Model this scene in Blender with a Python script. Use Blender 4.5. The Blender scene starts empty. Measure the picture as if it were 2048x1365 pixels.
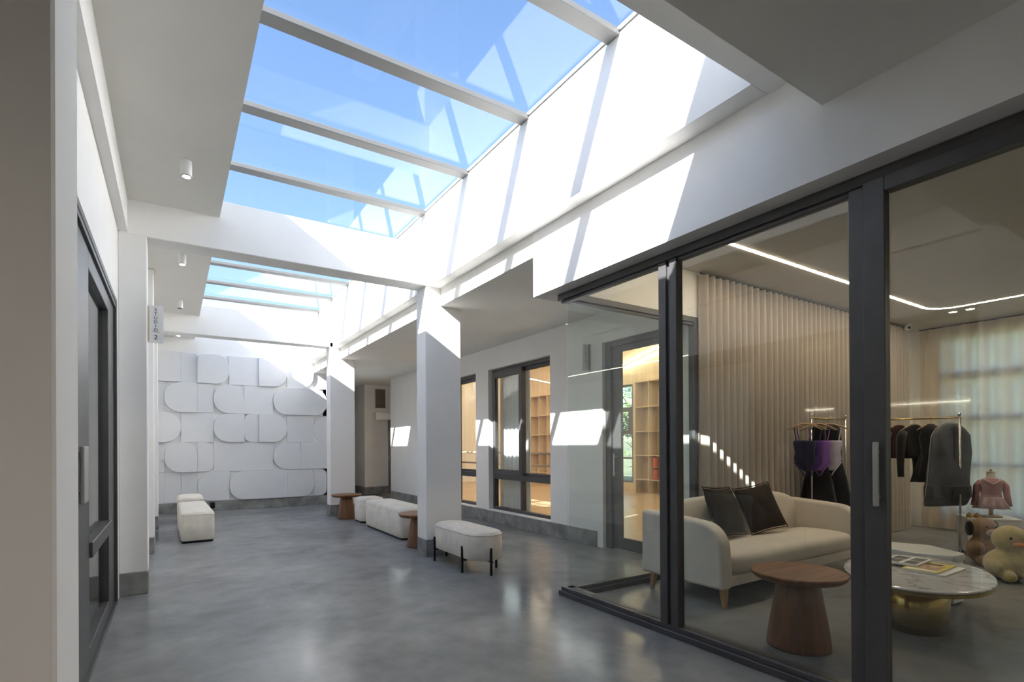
import bpy, bmesh, math, random
from mathutils import Vector, Matrix
random.seed(7)
SC = bpy.context.scene
COL = SC.collection
PI = math.pi
R = math.radians

# ------------------------------------------------------------------ camera
TH, ROLL, PITCH, FPX, CYP, EYE = .573356, -.00542, .002332, 1051.45, 890.07, 1.35
fw = Vector((math.sin(TH)*math.cos(PITCH), math.cos(TH)*math.cos(PITCH), math.sin(PITCH)))
rt = Vector((math.cos(TH), -math.sin(TH), 0)); up = rt.cross(fw)
rt, up = math.cos(ROLL)*rt + math.sin(ROLL)*up, -math.sin(ROLL)*rt + math.cos(ROLL)*up
cam = bpy.data.cameras.new('camera'); cam_o = bpy.data.objects.new('camera', cam); COL.objects.link(cam_o)
cam.sensor_fit = 'HORIZONTAL'; cam.sensor_width = 36; cam.lens = FPX/2048*36
cam.shift_y = (CYP-682.5)/2048; cam.clip_start = .05; cam.clip_end = 400
m = Matrix.Identity(4)
for i in range(3):
    m[i][0], m[i][1], m[i][2] = rt[i], up[i], -fw[i]
m[0][3], m[1][3], m[2][3] = 0, 0, EYE
cam_o.matrix_world = m
SC.camera = cam_o

# ------------------------------------------------------------------ sky, sun, exposure
SUN_DIR = Vector((1.545, .46, -1.0)).normalized()
w = bpy.data.worlds.new('sky'); SC.world = w; w.use_nodes = True
wn = w.node_tree.nodes; wl = w.node_tree.links
bg = wn['Background']
sky = wn.new('ShaderNodeTexSky'); sky.sky_type = 'NISHITA'; sky.sun_disc = False
sky.sun_elevation = math.asin(-SUN_DIR.z); sky.sun_rotation = math.atan2(-SUN_DIR.x, -SUN_DIR.y)
sky.altitude = 0; sky.air_density = 1.0; sky.dust_density = 1.0; sky.ozone_density = 2.6
wl.new(sky.outputs[0], bg.inputs[0]); bg.inputs[1].default_value = .215
sun = bpy.data.lights.new('sun', 'SUN'); sun.energy = 13.0; sun.angle = R(.5); sun.color = (1, .96, .91)
sun_o = bpy.data.objects.new('sun', sun); COL.objects.link(sun_o)
sun_o.rotation_euler = SUN_DIR.to_track_quat('-Z', 'Y').to_euler(); sun_o.location = (-12, -4, 12)
SC.view_settings.view_transform = 'Standard'; SC.view_settings.look = 'None'
SC.view_settings.gamma = 1; SC.view_settings.exposure = 1.02; SC.view_settings.use_curve_mapping = False
SC.cycles.max_bounces = 10; SC.cycles.diffuse_bounces = 8; SC.cycles.glossy_bounces = 5
SC.cycles.transmission_bounces = 6; SC.cycles.transparent_max_bounces = 24
SC.cycles.sample_clamp_indirect = 20; SC.cycles.caustics_reflective = False; SC.cycles.caustics_refractive = False

# ------------------------------------------------------------------ materials
def mat_new(name):
    m = bpy.data.materials.new(name); m.use_nodes = True
    nt = m.node_tree; return m, nt, nt.nodes, nt.links, nt.nodes['Principled BSDF']

def coords(nt, scale=(1, 1, 1), kind='Object'):
    tc = nt.nodes.new('ShaderNodeTexCoord'); mp = nt.nodes.new('ShaderNodeMapping')
    mp.inputs['Scale'].default_value = scale
    nt.links.new(tc.outputs[kind], mp.inputs[0]); return mp.outputs[0]

def noise(nt, vec, scale, detail=4, rough=.55):
    n = nt.nodes.new('ShaderNodeTexNoise'); n.inputs['Scale'].default_value = scale
    n.inputs['Detail'].default_value = detail; n.inputs['Roughness'].default_value = rough
    if vec is not None: nt.links.new(vec, n.inputs['Vector'])
    return n.outputs['Fac']

def ramp(nt, fac, stops):
    r = nt.nodes.new('ShaderNodeValToRGB')
    while len(r.color_ramp.elements) < len(stops): r.color_ramp.elements.new(.5)
    for e, (p, c) in zip(r.color_ramp.elements, stops):
        e.position = p; e.color = (*c, 1) if len(c) == 3 else c
    nt.links.new(fac, r.inputs[0]); return r.outputs[0]

def bump(nt, fac, bsdf, strength=.2, dist=.01):
    b = nt.nodes.new('ShaderNodeBump'); b.inputs['Strength'].default_value = strength
    b.inputs['Distance'].default_value = dist
    nt.links.new(fac, b.inputs['Height']); nt.links.new(b.outputs[0], bsdf.inputs['Normal'])

def M_plain(name, c, rough=.5, metal=0, var=.08, nscale=6, bmp=0, bscale=80, stretch=(1, 1, 1), spec=.5, sheen=0):
    m, nt, N, L, b = mat_new(name)
    v = coords(nt, stretch)
    f = noise(nt, v, nscale)
    lo = tuple(max(0, x*(1-var)) for x in c); hi = tuple(min(1, x*(1+var)) for x in c)
    L.new(ramp(nt, f, [(.3, lo), (.7, hi)]), b.inputs['Base Color'])
    b.inputs['Roughness'].default_value = rough; b.inputs['Metallic'].default_value = metal
    b.inputs['Specular IOR Level'].default_value = spec
    if sheen: b.inputs['Sheen Weight'].default_value = sheen
    if bmp: bump(nt, noise(nt, v, bscale, 3), b, bmp, .004)
    return m

def M_wood(name, c1, c2, rough=.4, stretch=(1, 12, 12), scale=2.2):
    m, nt, N, L, b = mat_new(name)
    v = coords(nt, stretch)
    f = noise(nt, v, scale, 6, .6)
    L.new(ramp(nt, f, [(.3, c1), (.68, c2)]), b.inputs['Base Color'])
    b.inputs['Roughness'].default_value = rough
    bump(nt, f, b, .05, .003)
    return m

def M_emit(name, c, s):
    m, nt, N, L, b = mat_new(name)
    b.inputs['Base Color'].default_value = (*c, 1)
    b.inputs['Emission Color'].default_value = (*c, 1); b.inputs['Emission Strength'].default_value = s
    return m

def M_glass(name, tint=(.93, .95, .94), f0=.045, f90=1.0):
    m = bpy.data.materials.new(name); m.use_nodes = True
    nt = m.node_tree; N = nt.nodes; L = nt.links
    N.remove(N['Principled BSDF']); out = N['Material Output']
    tr = N.new('ShaderNodeBsdfTransparent'); tr.inputs[0].default_value = (*tint, 1)
    gl = N.new('ShaderNodeBsdfGlossy'); gl.inputs['Roughness'].default_value = 0.0
    lw = N.new('ShaderNodeLayerWeight'); lw.inputs['Blend'].default_value = .5
    pw = N.new('ShaderNodeMath'); pw.operation = 'POWER'; pw.inputs[1].default_value = 5
    ma = N.new('ShaderNodeMath'); ma.operation = 'MULTIPLY_ADD'; ma.inputs[1].default_value = f90-f0; ma.inputs[2].default_value = f0
    mx = N.new('ShaderNodeMixShader')
    L.new(lw.outputs['Facing'], pw.inputs[0]); L.new(pw.outputs[0], ma.inputs[0]); L.new(ma.outputs[0], mx.inputs[0])
    L.new(tr.outputs[0], mx.inputs[1]); L.new(gl.outputs[0], mx.inputs[2]); L.new(mx.outputs[0], out.inputs[0])
    return m

def M_cloth_sheer(name, c, transl=.5, transp=0.0):
    m = bpy.data.materials.new(name); m.use_nodes = True
    nt = m.node_tree; N = nt.nodes; L = nt.links
    N.remove(N['Principled BSDF']); out = N['Material Output']
    v = coords(nt, (1, 1, .02)); f = noise(nt, v, 120, 2)
    col = ramp(nt, f, [(.3, tuple(x*.92 for x in c)), (.7, c)])
    d = N.new('ShaderNodeBsdfDiffuse'); t = N.new('ShaderNodeBsdfTranslucent'); mx = N.new('ShaderNodeMixShader')
    L.new(col, d.inputs[0]); L.new(col, t.inputs[0]); mx.inputs[0].default_value = transl
    L.new(d.outputs[0], mx.inputs[1]); L.new(t.outputs[0], mx.inputs[2])
    last = mx.outputs[0]
    if transp:
        tp = N.new('ShaderNodeBsdfTransparent'); m2 = N.new('ShaderNodeMixShader'); m2.inputs[0].default_value = transp
        L.new(last, m2.inputs[1]); L.new(tp.outputs[0], m2.inputs[2]); last = m2.outputs[0]
    L.new(last, out.inputs[0])
    return m

MAT = {}
MAT['plaster'] = M_plain('white_plaster', (.86, .85, .83), .9, var=.02, nscale=3, bmp=.12, bscale=60, spec=.15)
MAT['panel'] = M_plain('panel_white', (.77, .775, .785), .7, var=.015, nscale=4, spec=.25)
MAT['ceiling'] = M_plain('ceiling_paint', (.80, .785, .74), .95, var=.02, nscale=2, bmp=.05, bscale=70, spec=.1)
MAT['frame'] = M_plain('grey_aluminium', (.09, .087, .088), .42, .3, var=.06, nscale=8)
MAT['frame_light'] = M_plain('light_aluminium', (.5, .5, .49), .35, .8, var=.05)
MAT['skybar'] = M_plain('skylight_bar_paint', (.17, .168, .16), .5, var=.03, nscale=4)
MAT['glass'] = M_glass('clear_glass', (.95, .97, .958))
MAT['glass_tint'] = M_glass('tinted_skylight_glass', (.93, .95, .97), .022, .6)
MAT['concrete'] = None
def concrete_floor():
    m, nt, N, L, b = mat_new('polished_concrete')
    v = coords(nt, (1, 1, 1))
    f1 = noise(nt, v, .9, 8, .62); f2 = noise(nt, v, 5.0, 6, .6)
    mx = N.new('ShaderNodeMath'); mx.operation = 'MULTIPLY_ADD'; mx.inputs[1].default_value = .45
    L.new(f2, mx.inputs[0]); L.new(f1, mx.inputs[2])
    c = ramp(nt, mx.outputs[0], [(.45, (.155, .158, .158)), (.72, (.24, .244, .242)), (1.0, (.32, .322, .315))])
    df = N.new('ShaderNodeBsdfDiffuse'); gl = N.new('ShaderNodeBsdfGlossy'); mx2 = N.new('ShaderNodeMixShader')
    L.new(c, df.inputs[0]); gl.inputs[0].default_value = (.9, .92, .95, 1)
    r = N.new('ShaderNodeMapRange'); r.inputs[1].default_value = .35; r.inputs[2].default_value = .7
    r.inputs[3].default_value = .12; r.inputs[4].default_value = .26
    L.new(f1, r.inputs[0]); L.new(r.outputs[0], gl.inputs['Roughness'])
    lw = N.new('ShaderNodeLayerWeight'); lw.inputs['Blend'].default_value = .5
    pw = N.new('ShaderNodeMath'); pw.operation = 'POWER'; pw.inputs[1].default_value = 4.5
    ma = N.new('ShaderNodeMath'); ma.operation = 'MULTIPLY_ADD'; ma.inputs[1].default_value = .5; ma.inputs[2].default_value = .010
    L.new(lw.outputs['Facing'], pw.inputs[0]); L.new(pw.outputs[0], ma.inputs[0]); L.new(ma.outputs[0], mx2.inputs[0])
    L.new(df.outputs[0], mx2.inputs[1]); L.new(gl.outputs[0], mx2.inputs[2]); L.new(mx2.outputs[0], N['Material Output'].inputs[0])
    return m
MAT['floor'] = concrete_floor()
MAT['base'] = M_plain('rough_concrete', (.25, .25, .24), .75, var=.35, nscale=5, bmp=.3, bscale=30)
MAT['oak'] = M_wood('oak_panel', (.52, .42, .29), (.64, .53, .39), .45, (1, 1, .06), 9)
MAT['oak_floor'] = M_wood('oak_floor', (.40, .29, .19), (.52, .40, .28), .3, (.15, 2, 1), 4)
MAT['walnut'] = M_wood('walnut', (.13, .050, .018), (.27, .115, .042), .5, (1.5, 14, 1), 1.6)
MAT['walnut_v'] = M_wood('walnut_pedestal', (.12, .052, .021), (.25, .115, .05), .38, (14, 14, .8), 1.2)
MAT['beech'] = M_wood('beech_leg', (.42, .25, .10), (.55, .35, .16), .45, (14, 14, 1), 2)
MAT['boucle'] = M_plain('cream_boucle', (.80, .75, .66), .95, var=.10, nscale=7, bmp=.8, bscale=180, spec=.1, sheen=.3)
MAT['sofa'] = M_plain('cream_sofa_linen', (.72, .66, .59), .95, var=.05, nscale=5, bmp=.4, bscale=300, spec=.1, sheen=.2)
MAT['pillow'] = M_plain('dark_brown_cotton', (.035, .027, .022), .9, var=.25, nscale=6, bmp=.3, bscale=120, spec=.15)
MAT['black'] = M_plain('black_metal', (.012, .012, .013), .45, .4)
MAT['brass'] = M_plain('brushed_brass', (.50, .36, .12), .22, 1, var=.08, nscale=3, stretch=(1, 1, .05))
MAT['chrome'] = M_plain('chrome', (.7, .7, .7), .15, 1, var=.02)
MAT['white_lac'] = M_plain('white_lacquer', (.78, .78, .78), .3, var=.02)
MAT['led'] = M_emit('led_warm', (1, .83, .62), 34)
MAT['led_studio'] = M_emit('led_studio_warm', (1, .84, .62), 27)
MAT['lamp'] = M_emit('spot_lamp', (1, .93, .82), 14)
def marble():
    m, nt, N, L, b = mat_new('white_marble')
    f = noise(nt, coords(nt, (1.6, .9, 1)), 2.6, 7, .6)
    L.new(ramp(nt, f, [(.0, (.72, .70, .68)), (.47, (.74, .72, .70)), (.50, (.42, .40, .39)), (.53, (.74, .72, .70)), (1, (.66, .645, .63))]), b.inputs['Base Color'])
    b.inputs['Roughness'].default_value = .12
    return m
MAT['marble'] = marble()

# ------------------------------------------------------------------ mesh helpers
def new_bm(): return bmesh.new()

def box(bm, x0, x1, y0, y1, z0, z1):
    v = [bm.verts.new(p) for p in ((x0, y0, z0), (x1, y0, z0), (x1, y1, z0), (x0, y1, z0), (x0, y0, z1), (x1, y0, z1), (x1, y1, z1), (x0, y1, z1))]
    for f in ((3, 2, 1, 0), (4, 5, 6, 7), (0, 1, 5, 4), (1, 2, 6, 5), (2, 3, 7, 6), (3, 0, 4, 7)):
        bm.faces.new([v[i] for i in f])
    return bm

def B(*a): return box(new_bm(), *a)
def BB(*boxes):
    bm = new_bm()
    for a in boxes: box(bm, *a)
    return bm

def loft(bm, rings, cap=True, closed=False):
    vr = [[bm.verts.new(p) for p in r] for r in rings]
    n = len(vr[0]); k = len(vr)
    for i in range(k if closed else k-1):
        a, b = vr[i], vr[(i+1) % k]
        for j in range(n):
            bm.faces.new((a[j], a[(j+1) % n], b[(j+1) % n], b[j]))
    if cap and not closed:
        bm.faces.new(list(reversed(vr[0]))); bm.faces.new(vr[-1])
    return bm

def ellipse(cx, cy, z, a, b, n=32, ph=0, p=2.0):
    o = []
    for i in range(n):
        t = 2*PI*i/n; c, s = math.cos(t), math.sin(t)
        x = a*math.copysign(abs(c)**(2/p), c); y = b*math.copysign(abs(s)**(2/p), s)
        o.append((cx + x*math.cos(ph) - y*math.sin(ph), cy + x*math.sin(ph) + y*math.cos(ph), z))
    return o

def lathe(bm, prof, cx=0, cy=0, n=32, a=1, b=1, ph=0, p=2.0):
    return loft(bm, [ellipse(cx, cy, z, r*a, r*b, n, ph, p) for r, z in prof])

def tube(bm, pts, r, n=8, closed=False):
    pts = [Vector(p) for p in pts]; rings = []; k = len(pts)
    prev = None
    for i, p in enumerate(pts):
        if closed: t = pts[(i+1) % k] - pts[i-1]
        else: t = (pts[min(i+1, k-1)] - pts[max(i-1, 0)])
        t.normalize()
        if prev is None:
            u = t.cross(Vector((0, 0, 1))) if abs(t.z) < .9 else t.cross(Vector((1, 0, 0)))
        else: u = prev - t*prev.dot(t)
        u.normalize(); prev = u; v = t.cross(u)
        rr = r[i] if isinstance(r, (list, tuple)) else r
        rings.append([tuple(p + rr*(math.cos(2*PI*j/n)*u + math.sin(2*PI*j/n)*v)) for j in range(n)])
    return loft(bm, rings, not closed, closed)

def sphere(bm, c, r, seg=16, rings=10):
    r = r if isinstance(r, (tuple, list)) else (r, r, r)
    bmesh.ops.create_uvsphere(bm, u_segments=seg, v_segments=rings, radius=1,
                              matrix=Matrix.Translation(c) @ Matrix.Diagonal((*r, 1)))
    return bm

def prism(bm, poly, y0, y1, axis='y'):
    """extrude a 2D outline (list of (a,b)) along an axis"""
    def P(a, b, c):
        return {'y': (a, c, b), 'x': (c, a, b), 'z': (a, b, c)}[axis]
    lo = [bm.verts.new(P(a, b, y0)) for a, b in poly]; hi = [bm.verts.new(P(a, b, y1)) for a, b in poly]
    n = len(poly)
    for i in range(n): bm.faces.new((lo[i], lo[(i+1) % n], hi[(i+1) % n], hi[i]))
    bm.faces.new(list(reversed(lo))); bm.faces.new(hi)
    return bm

def round_rect(x0, x1, z0, z1, rad, seg=10):
    """rad = (bl, br, tr, tl)"""
    o = []
    cs = [(x0, z0, 1, 1, PI), (x1, z0, -1, 1, 1.5*PI), (x1, z1, -1, -1, 0), (x0, z1, 1, -1, .5*PI)]
    for (cx, cz, sx, sz, a0), r in zip(cs, rad):
        if r <= 0: o.append((cx, cz)); continue
        for i in range(seg+1):
            a = a0 + .5*PI*i/seg
            o.append((cx + sx*r + r*math.cos(a), cz + sz*r + r*math.sin(a)))
    return o

def obj(name, bm, mat, parent=None, smooth=False, bevel=0, bseg=2, sub=0, remesh=0, label=None, loc=None, kind=None, flat_angle=None):
    me = bpy.data.meshes.new(name)
    bmesh.ops.recalc_face_normals(bm, faces=bm.faces[:])
    bm.to_mesh(me); bm.free()
    o = bpy.data.objects.new(name, me); COL.objects.link(o)
    if mat is not None: me.materials.append(MAT[mat] if isinstance(mat, str) else mat)
    if smooth:
        for p in me.polygons: p.use_smooth = True
    if remesh:
        md = o.modifiers.new('remesh', 'REMESH'); md.mode = 'VOXEL'; md.voxel_size = remesh; md.use_smooth_shade = True
        ms = o.modifiers.new('smooth', 'SMOOTH'); ms.iterations = 6; ms.factor = .6
    if bevel:
        md = o.modifiers.new('bevel', 'BEVEL'); md.width = bevel; md.segments = bseg; md.limit_method = 'ANGLE'; md.angle_limit = R(35)
        if bseg > 1:
            for p in me.polygons: p.use_smooth = True
            md.harden_normals = False
            wn_ = o.modifiers.new('wn', 'WEIGHTED_NORMAL'); wn_.keep_sharp = True
    if sub:
        md = o.modifiers.new('sub', 'SUBSURF'); md.levels = sub; md.render_levels = sub
    if parent is not None: o.parent = parent
    if loc: o.location = loc
    if label: o['label'] = label
    if kind: o['kind'] = kind
    return o

def tag(o, label, cat=None, group=None, kind=None):
    o['label'] = label
    if cat: o['category'] = cat
    if group: o['group'] = group
    if kind: o['kind'] = kind
    return o

def thing(name, label, cat, loc=(0, 0, 0), rz=0, group=None, kind=None):
    o = bpy.data.objects.new(name, None); COL.objects.link(o); o.empty_display_size = .1
    o.location = loc; o.rotation_euler = (0, 0, rz)
    return tag(o, label, cat, group, kind)

def struct(name, bm, mat, label, cat=None, **k):
    o = obj(name, bm, mat, **k); return tag(o, label, cat, None, 'structure')

def copy_tree(o, parent=None):
    c = o.copy(); COL.objects.link(c); c.parent = parent
    for ch in list(o.children): copy_tree(ch, c)
    return c

# ================================================================== STRUCTURE
struct('floor', B(-6.6, 11.3, -5, 17.8, -.15, 0), 'floor', 'polished grey concrete floor of the corridor and showroom', 'floor')
struct('floor_studio', B(4.96, 11.3, 3.97, 17.5, .0005, .012), 'oak_floor', 'pale oak floor of the dance studio behind the windows', 'floor')
struct('ground', B(-60, 140, -90, 110, -.45, -.2), M_plain('lawn', (.24, .25, .16), .95, var=.4, nscale=.5), 'green lawn outside the building', 'ground')

# left side
struct('wall_left', BB((-.61, -.41, 5.765, 12.9, 0, 3.63), (-.61, -.41, 1.67, 1.75, 0, 3.63), (-.61, -.41, 1.75, 5.765, 2.655, 3.63)), 'plaster',
       'white plaster wall around the studio sliding door', 'wall')
struct('trim_1', B(-.41, -.34, 1.67, 12.9, 3.33, 3.63), 'plaster', 'long white plaster ledge between left wall and ceiling', 'ledge')
struct('ceiling', B(-6.6, .40, 1.39, 12.9, 3.63, 4.19), 'ceiling', 'white soffit over the left strip of the corridor with spotlights', 'ceiling')
struct('ceiling_near', B(-3.2, 2.8, -5, 1.395, 3.09, 3.75), 'ceiling', 'low dim ceiling before the first skylight beam', 'ceiling')
struct('wall_near', BB((-3.2, 10.5, -5.2, -5, 0, 3.4), (-3.2, -3, -5, 1.39, 0, 3.4), (-3.2, -1.2, 1.39, 1.67, 0, 4.19)), 'plaster', 'white plaster walls of the hall behind the viewer', 'wall')
struct('wall_studio_left', BB((-6.8, -6.6, 1.39, 12.9, 0, 3.7), (-6.6, -.61, 12.9, 13.1, 0, 3.7), (-6.6, -3.2, 1.39, 1.67, 0, 3.7)), 'plaster', 'white walls of the studio behind the left sliding door', 'wall')
def column(name, x0, x1, y0, y1, z1, label, base_h=.205):
    t = thing(name, label, 'column', ((x0+x1)/2, (y0+y1)/2, 0), kind='structure')
    a, b = (x1-x0)/2, (y1-y0)/2
    obj('shaft', B(-a, a, -b, b, base_h, z1), 'plaster', t, bevel=.006, bseg=1)
    obj('plinth', B(-a-.004, a+.004, -b-.004, b+.004, 0, base_h), 'base', t, bevel=.006, bseg=1)
    return t
column('column', -1.2, -.195, 1.37, 1.67, 3.75, 'big dim white pier at the left edge nearest the viewer')
column('column', -.41, -.195, 5.932, 6.21, 3.70, 'left white column just beyond the sliding door, carrying the studio sign')
column('column', -.41, -.20, 8.12, 8.40, 3.70, 'second white column behind the sign on the left side')
column('column', -.41, -.205, 10.57, 10.85, 3.70, 'farthest thin white column on the left before the panel wall')
column('column', 2.595, 3.075, 5.95, 6.23, 3.4, 'white right-hand column behind the capsule bench')
column('column', 2.595, 3.075, 10.57, 10.85, 3.4, 'far white right-hand column beside the round wooden table')
for i, (y0, y1, z1, lb) in enumerate(((1.39, 1.69, 4.285, 'white cross beam nearest the viewer at the upper right'),
                                  (5.93, 6.21, 3.80, 'white cross beam under the skylight above the capsule bench'),
                                  (10.57, 10.85, 3.82, 'farther white cross beam in front of the panel wall'))):
    struct('beam', B(-.41, 3.4 if i == 0 else 2.66, y0, y1, 3.31, z1), 'plaster', lb, 'beam', bevel=.006, bseg=1)
# right side
struct('wall_right_upper', B(2.65, 3.4, 1.69, 13.1, 3.31, 4.285), 'plaster', 'sunlit white wall of the skylight well', 'wall')
struct('wall_right_lower', BB((2.8, 3.06, -5, 3.66, 2.72, 3.31), (2.8, 4.95, 3.66, 3.96, 2.72, 3.31)), 'plaster',
       'white lintel wall above the showroom glazing', 'wall')
struct('ceiling_aisle', B(2.8, 5.4, 3.96, 17.8, 3.09, 3.31), 'ceiling', 'low white soffit over the aisle along the studio windows', 'ceiling')
struct('ceiling_showroom', B(3.0, 10.5, -5, 3.72, 3.2, 3.31), M_plain('showroom_ceiling_paint', (.62, .58, .52), .9, var=.02, nscale=2), 'beige showroom ceiling with the bent light strip', 'ceiling')
struct('wall_right', BB((4.75, 4.95, 5.16, 6.30, 0, 3.09), (4.75, 4.95, 8.13, 8.59, 0, 3.09), (4.75, 4.95, 10.42, 13.15, 0, 3.09),
                        (4.75, 4.95, 6.30, 8.13, 0, .215), (4.75, 4.95, 8.59, 10.42, 0, .215), (4.75, 4.95, 6.30, 8.13, 2.71, 3.09),
                        (4.75, 4.95, 8.59, 10.42, 2.71, 3.09), (4.75, 4.95, 3.96, 5.16, 2.70, 3.09), (4.75, 4.95, 3.70, 4.0, 0, 3.09)), 'plaster',
       'white plaster wall with the two studio windows', 'wall')
struct('baseboard_right', BB((4.735, 4.752, 5.27, 13.15, 0, .208)), 'base', 'grey concrete base along the studio window wall', 'baseboard', bevel=.004, bseg=1)
struct('trim_2', BB((4.728, 4.86, 6.28, 8.15, .208, .226), (4.728, 4.86, 8.57, 10.44, .208, .226)), 'plaster', 'white sills below the two studio windows', 'sill')
# niche at the far end of the aisle
struct('wall_niche', BB((4.52, 5.4, 14.6, 17.6, .22, 3.09), (3.0, 5.4, 17.6, 17.8, 0, 3.09), (3.0, 3.3, 12.9, 17.6, 0, 3.09), (5.2, 5.4, 13.15, 14.6, 0, 3.09)), 'plaster', 'white walls of the dim niche at the far end of the aisle', 'wall')
struct('baseboard_niche', B(4.505, 5.4, 14.585, 17.6, 0, .22), 'base', 'grey concrete base of the niche wall', 'baseboard', bevel=.02, bseg=2)
d = thing('door_4', 'grey-brown door in the far niche', 'door', (5.17, 13.87, 0), kind='structure')
obj('leaf', B(-.02, .03, -.6, .6, 0, 2.1), M_plain('taupe_door', (.20, .175, .15), .6), d)
obj('handle', tube(new_bm(), [(-.05, .45, 1.0), (-.05, .45, 1.1)], .01), 'frame_light', d)
d = thing('vent_grille', 'dark square vent high on the niche wall', 'vent', (4.97, 14.59, 2.45), kind='structure')
obj('recess', B(-.14, .14, -.02, .0, 0, .53), M_plain('vent_shade', (.17, .15, .12), .8), d)
for k in range(8): obj('slat', B(-.14, .14, -.03, -.02, .02+k*.064, .05+k*.064), M_plain('vent_slat', (.20, .18, .15), .7) if k == 0 else bpy.data.materials['vent_slat'], d)
d = thing('track_box', 'white shutter box above the niche door', 'shutter box', (4.98, 14.42, 2.12), kind='structure')
obj('box', B(-.24, .24, -.15, .165, 0, .18), 'plaster', d, bevel=.01)
obj('lip', B(-.25, .25, -.165, -.14, -.02, .03), 'plaster', d, bevel=.005)

# back wall with relief panels
wb = thing('wall_back', 'white feature wall of overlapping rounded relief panels', 'wall', (1.35, 12.9, 0), kind='structure')
obj('wall_core', B(-1.97, 1.95, 0, .2, 0, 4.285), 'plaster', wb)
obj('plinth', B(-1.97, 1.95, -.05, 0, 0, .205), 'base', wb, bevel=.005, bseg=1)
G = [-.43, -.14, .148, .44, .735, 1.03, 1.32, 1.61, 1.905, 2.195, 2.49, 2.785, 3.076, 3.28]
ZR = [.21, .84, 1.465, 2.085, 2.71, 3.335]
LO, MI, HI = .02, .05, .09
r = .29
PANELS = {  # row (from the bottom): x0, x1, depth, (bl, br, tr, tl) radii
 0: [(-.43, -.14, LO, (0,)*4), (-.14, .148, .012, (0,)*4), (.148, .44, LO, (0,)*4), (.44, 1.03, MI, (r, 0, 0, r)), (1.03, 2.195, HI, (r, 0, 0, r)), (2.195, 2.785, .075, (0, r, r, 0)), (2.785, 3.076, LO, (0, r, r, 0))],
 1: [(-.43, -.14, LO, (0,)*4), (-.14, .44, HI, (r, 0, r, r)), (.44, .735, MI, (0, r, r, 0)), (.735, 1.905, .04, (0,)*4), (1.905, 2.49, HI, (r, 0, r, r)), (2.49, 3.28, MI, (0,)*4)],
 2: [(-.43, .148, HI, (0, r, r, 0)), (.148, .735, .04, (0,)*4), (.735, 1.32, HI, (r, 0, 0, r)), (1.32, 1.61, MI, (r, 0, 0, r)), (1.61, 2.195, HI, (0, r, r, 0)), (2.195, 2.785, .04, (0,)*4), (2.785, 3.28, LO, (r, 0, 0, r))],
 3: [(-.43, -.14, LO, (0,)*4), (-.14, .44, HI, (r, 0, 0, r)), (.44, .735, MI, (0,)*4), (.735, 1.32, HI, (r, 0, r, r)), (1.32, 1.905, MI, (0,)*4), (1.905, 3.076, HI, (r, r, r, r)), (3.076, 3.28, LO, (0,)*4)],
 4: [(-.43, .148, HI, (r, 0, 0, r)), (.148, .44, LO, (0,)*4), (.44, 1.03, HI, (0, .24, .24, .16)), (1.03, 1.61, MI, (0,)*4), (1.61, 2.195, HI, (0, r, .08, 0)), (2.195, 2.785, MI, (0, r, r, 0)), (2.785, 3.28, LO, (0,)*4)],
}
for row, ps in PANELS.items():
    for x0, x1, dp, rad in ps:
        g = .0015
        rd = tuple(min(q, (x1-x0)/2-.002) for q in rad)
        bm = prism(new_bm(), round_rect(x0+g-1.35, x1-g-1.35, ZR[row]+g, ZR[row+1]-g, rd), -dp, 0)
        obj('relief_panel', bm, 'panel', wb, bevel=.003, bseg=1)
# bare strip behind panels in case of rounded corners is the wall core

# skylight
sk = thing('skylight', 'glazed skylight with white cross bars over the corridor', 'skylight', (1.4, 1.69, 4.19), kind='structure')
SX0, SX1 = .12-1.4, 2.66-1.4
bars = [2.74+1.125*k for k in range(9)]
bar_bm = None
edges = [1.60] + bars + [13.0]
for i, yb in enumerate(bars):
    if bar_bm is None:
        bar_bm = obj('glazing_bar', B(SX0, SX1-.01, -.0625, .0625, .05, .095), 'skybar', sk, bevel=.004, bseg=1); bar_bm.location = (0, yb-1.69, 0)
    else:
        c = bar_bm.copy(); COL.objects.link(c); c.location = (0, yb-1.69, 0)
for a, b_ in zip(edges[:-1], edges[1:]):
    obj('pane', B(SX0, SX1, a-1.69+.003, b_-1.69-.003, .0955, .1055), 'glass_tint', sk)
obj('rim', BB((SX0-.05, SX0, -.1, 11.4, 0, .115), (SX1-.03, SX1, -.1, 11.4, .075, .0955), (SX1, SX1+.06, -.1, 11.4, .0955, .13)), 'frame_light', sk)

# ------------------------------------------------------------------ left sliding door
d = thing('door_1', 'grey-framed glass sliding studio door in the left wall', 'door', (-.44, 4.6, 0), kind='structure')
def yb(a, b_, x0, x1, z0, z1): return B(x0, x1, a-4.6, b_-4.6, z0, z1)
obj('frame', BB((-.04, .034, 1.75-4.6, 5.765-4.6, 2.605, 2.652), (-.04, .034, 5.715-4.6, 5.765-4.6, 0, 2.605), (-.04, .034, 1.75-4.6, 5.765-4.6, 0, .02)), 'frame', d, bevel=.004, bseg=1)
for a, b_ in ((1.76, 1.84), (2.80, 3.10)):
    obj('stile', yb(a, b_, -.09, -.055, .02, 2.60), 'frame', d, bevel=.004, bseg=1)
obj('pane', yb(1.84, 2.80, -.076, -.068, .02, 2.60), 'glass', d)
obj('stile', yb(3.42, 4.09, -.05, .012, .02, 2.60), 'frame', d, bevel=.004, bseg=1)
obj('stile', yb(5.27, 5.70, -.05, .012, .02, 2.60), 'frame', d, bevel=.004, bseg=1)
obj('rail', yb(4.09, 5.27, -.05, .012, 2.45, 2.60), 'frame', d, bevel=.004, bseg=1)
obj('rail', yb(4.09, 5.27, -.05, .03, .68, .775), 'frame', d, bevel=.004, bseg=1)
obj('rail', yb(4.09, 5.27, -.05, .012, .02, .13), 'frame', d, bevel=.004, bseg=1)
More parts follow.
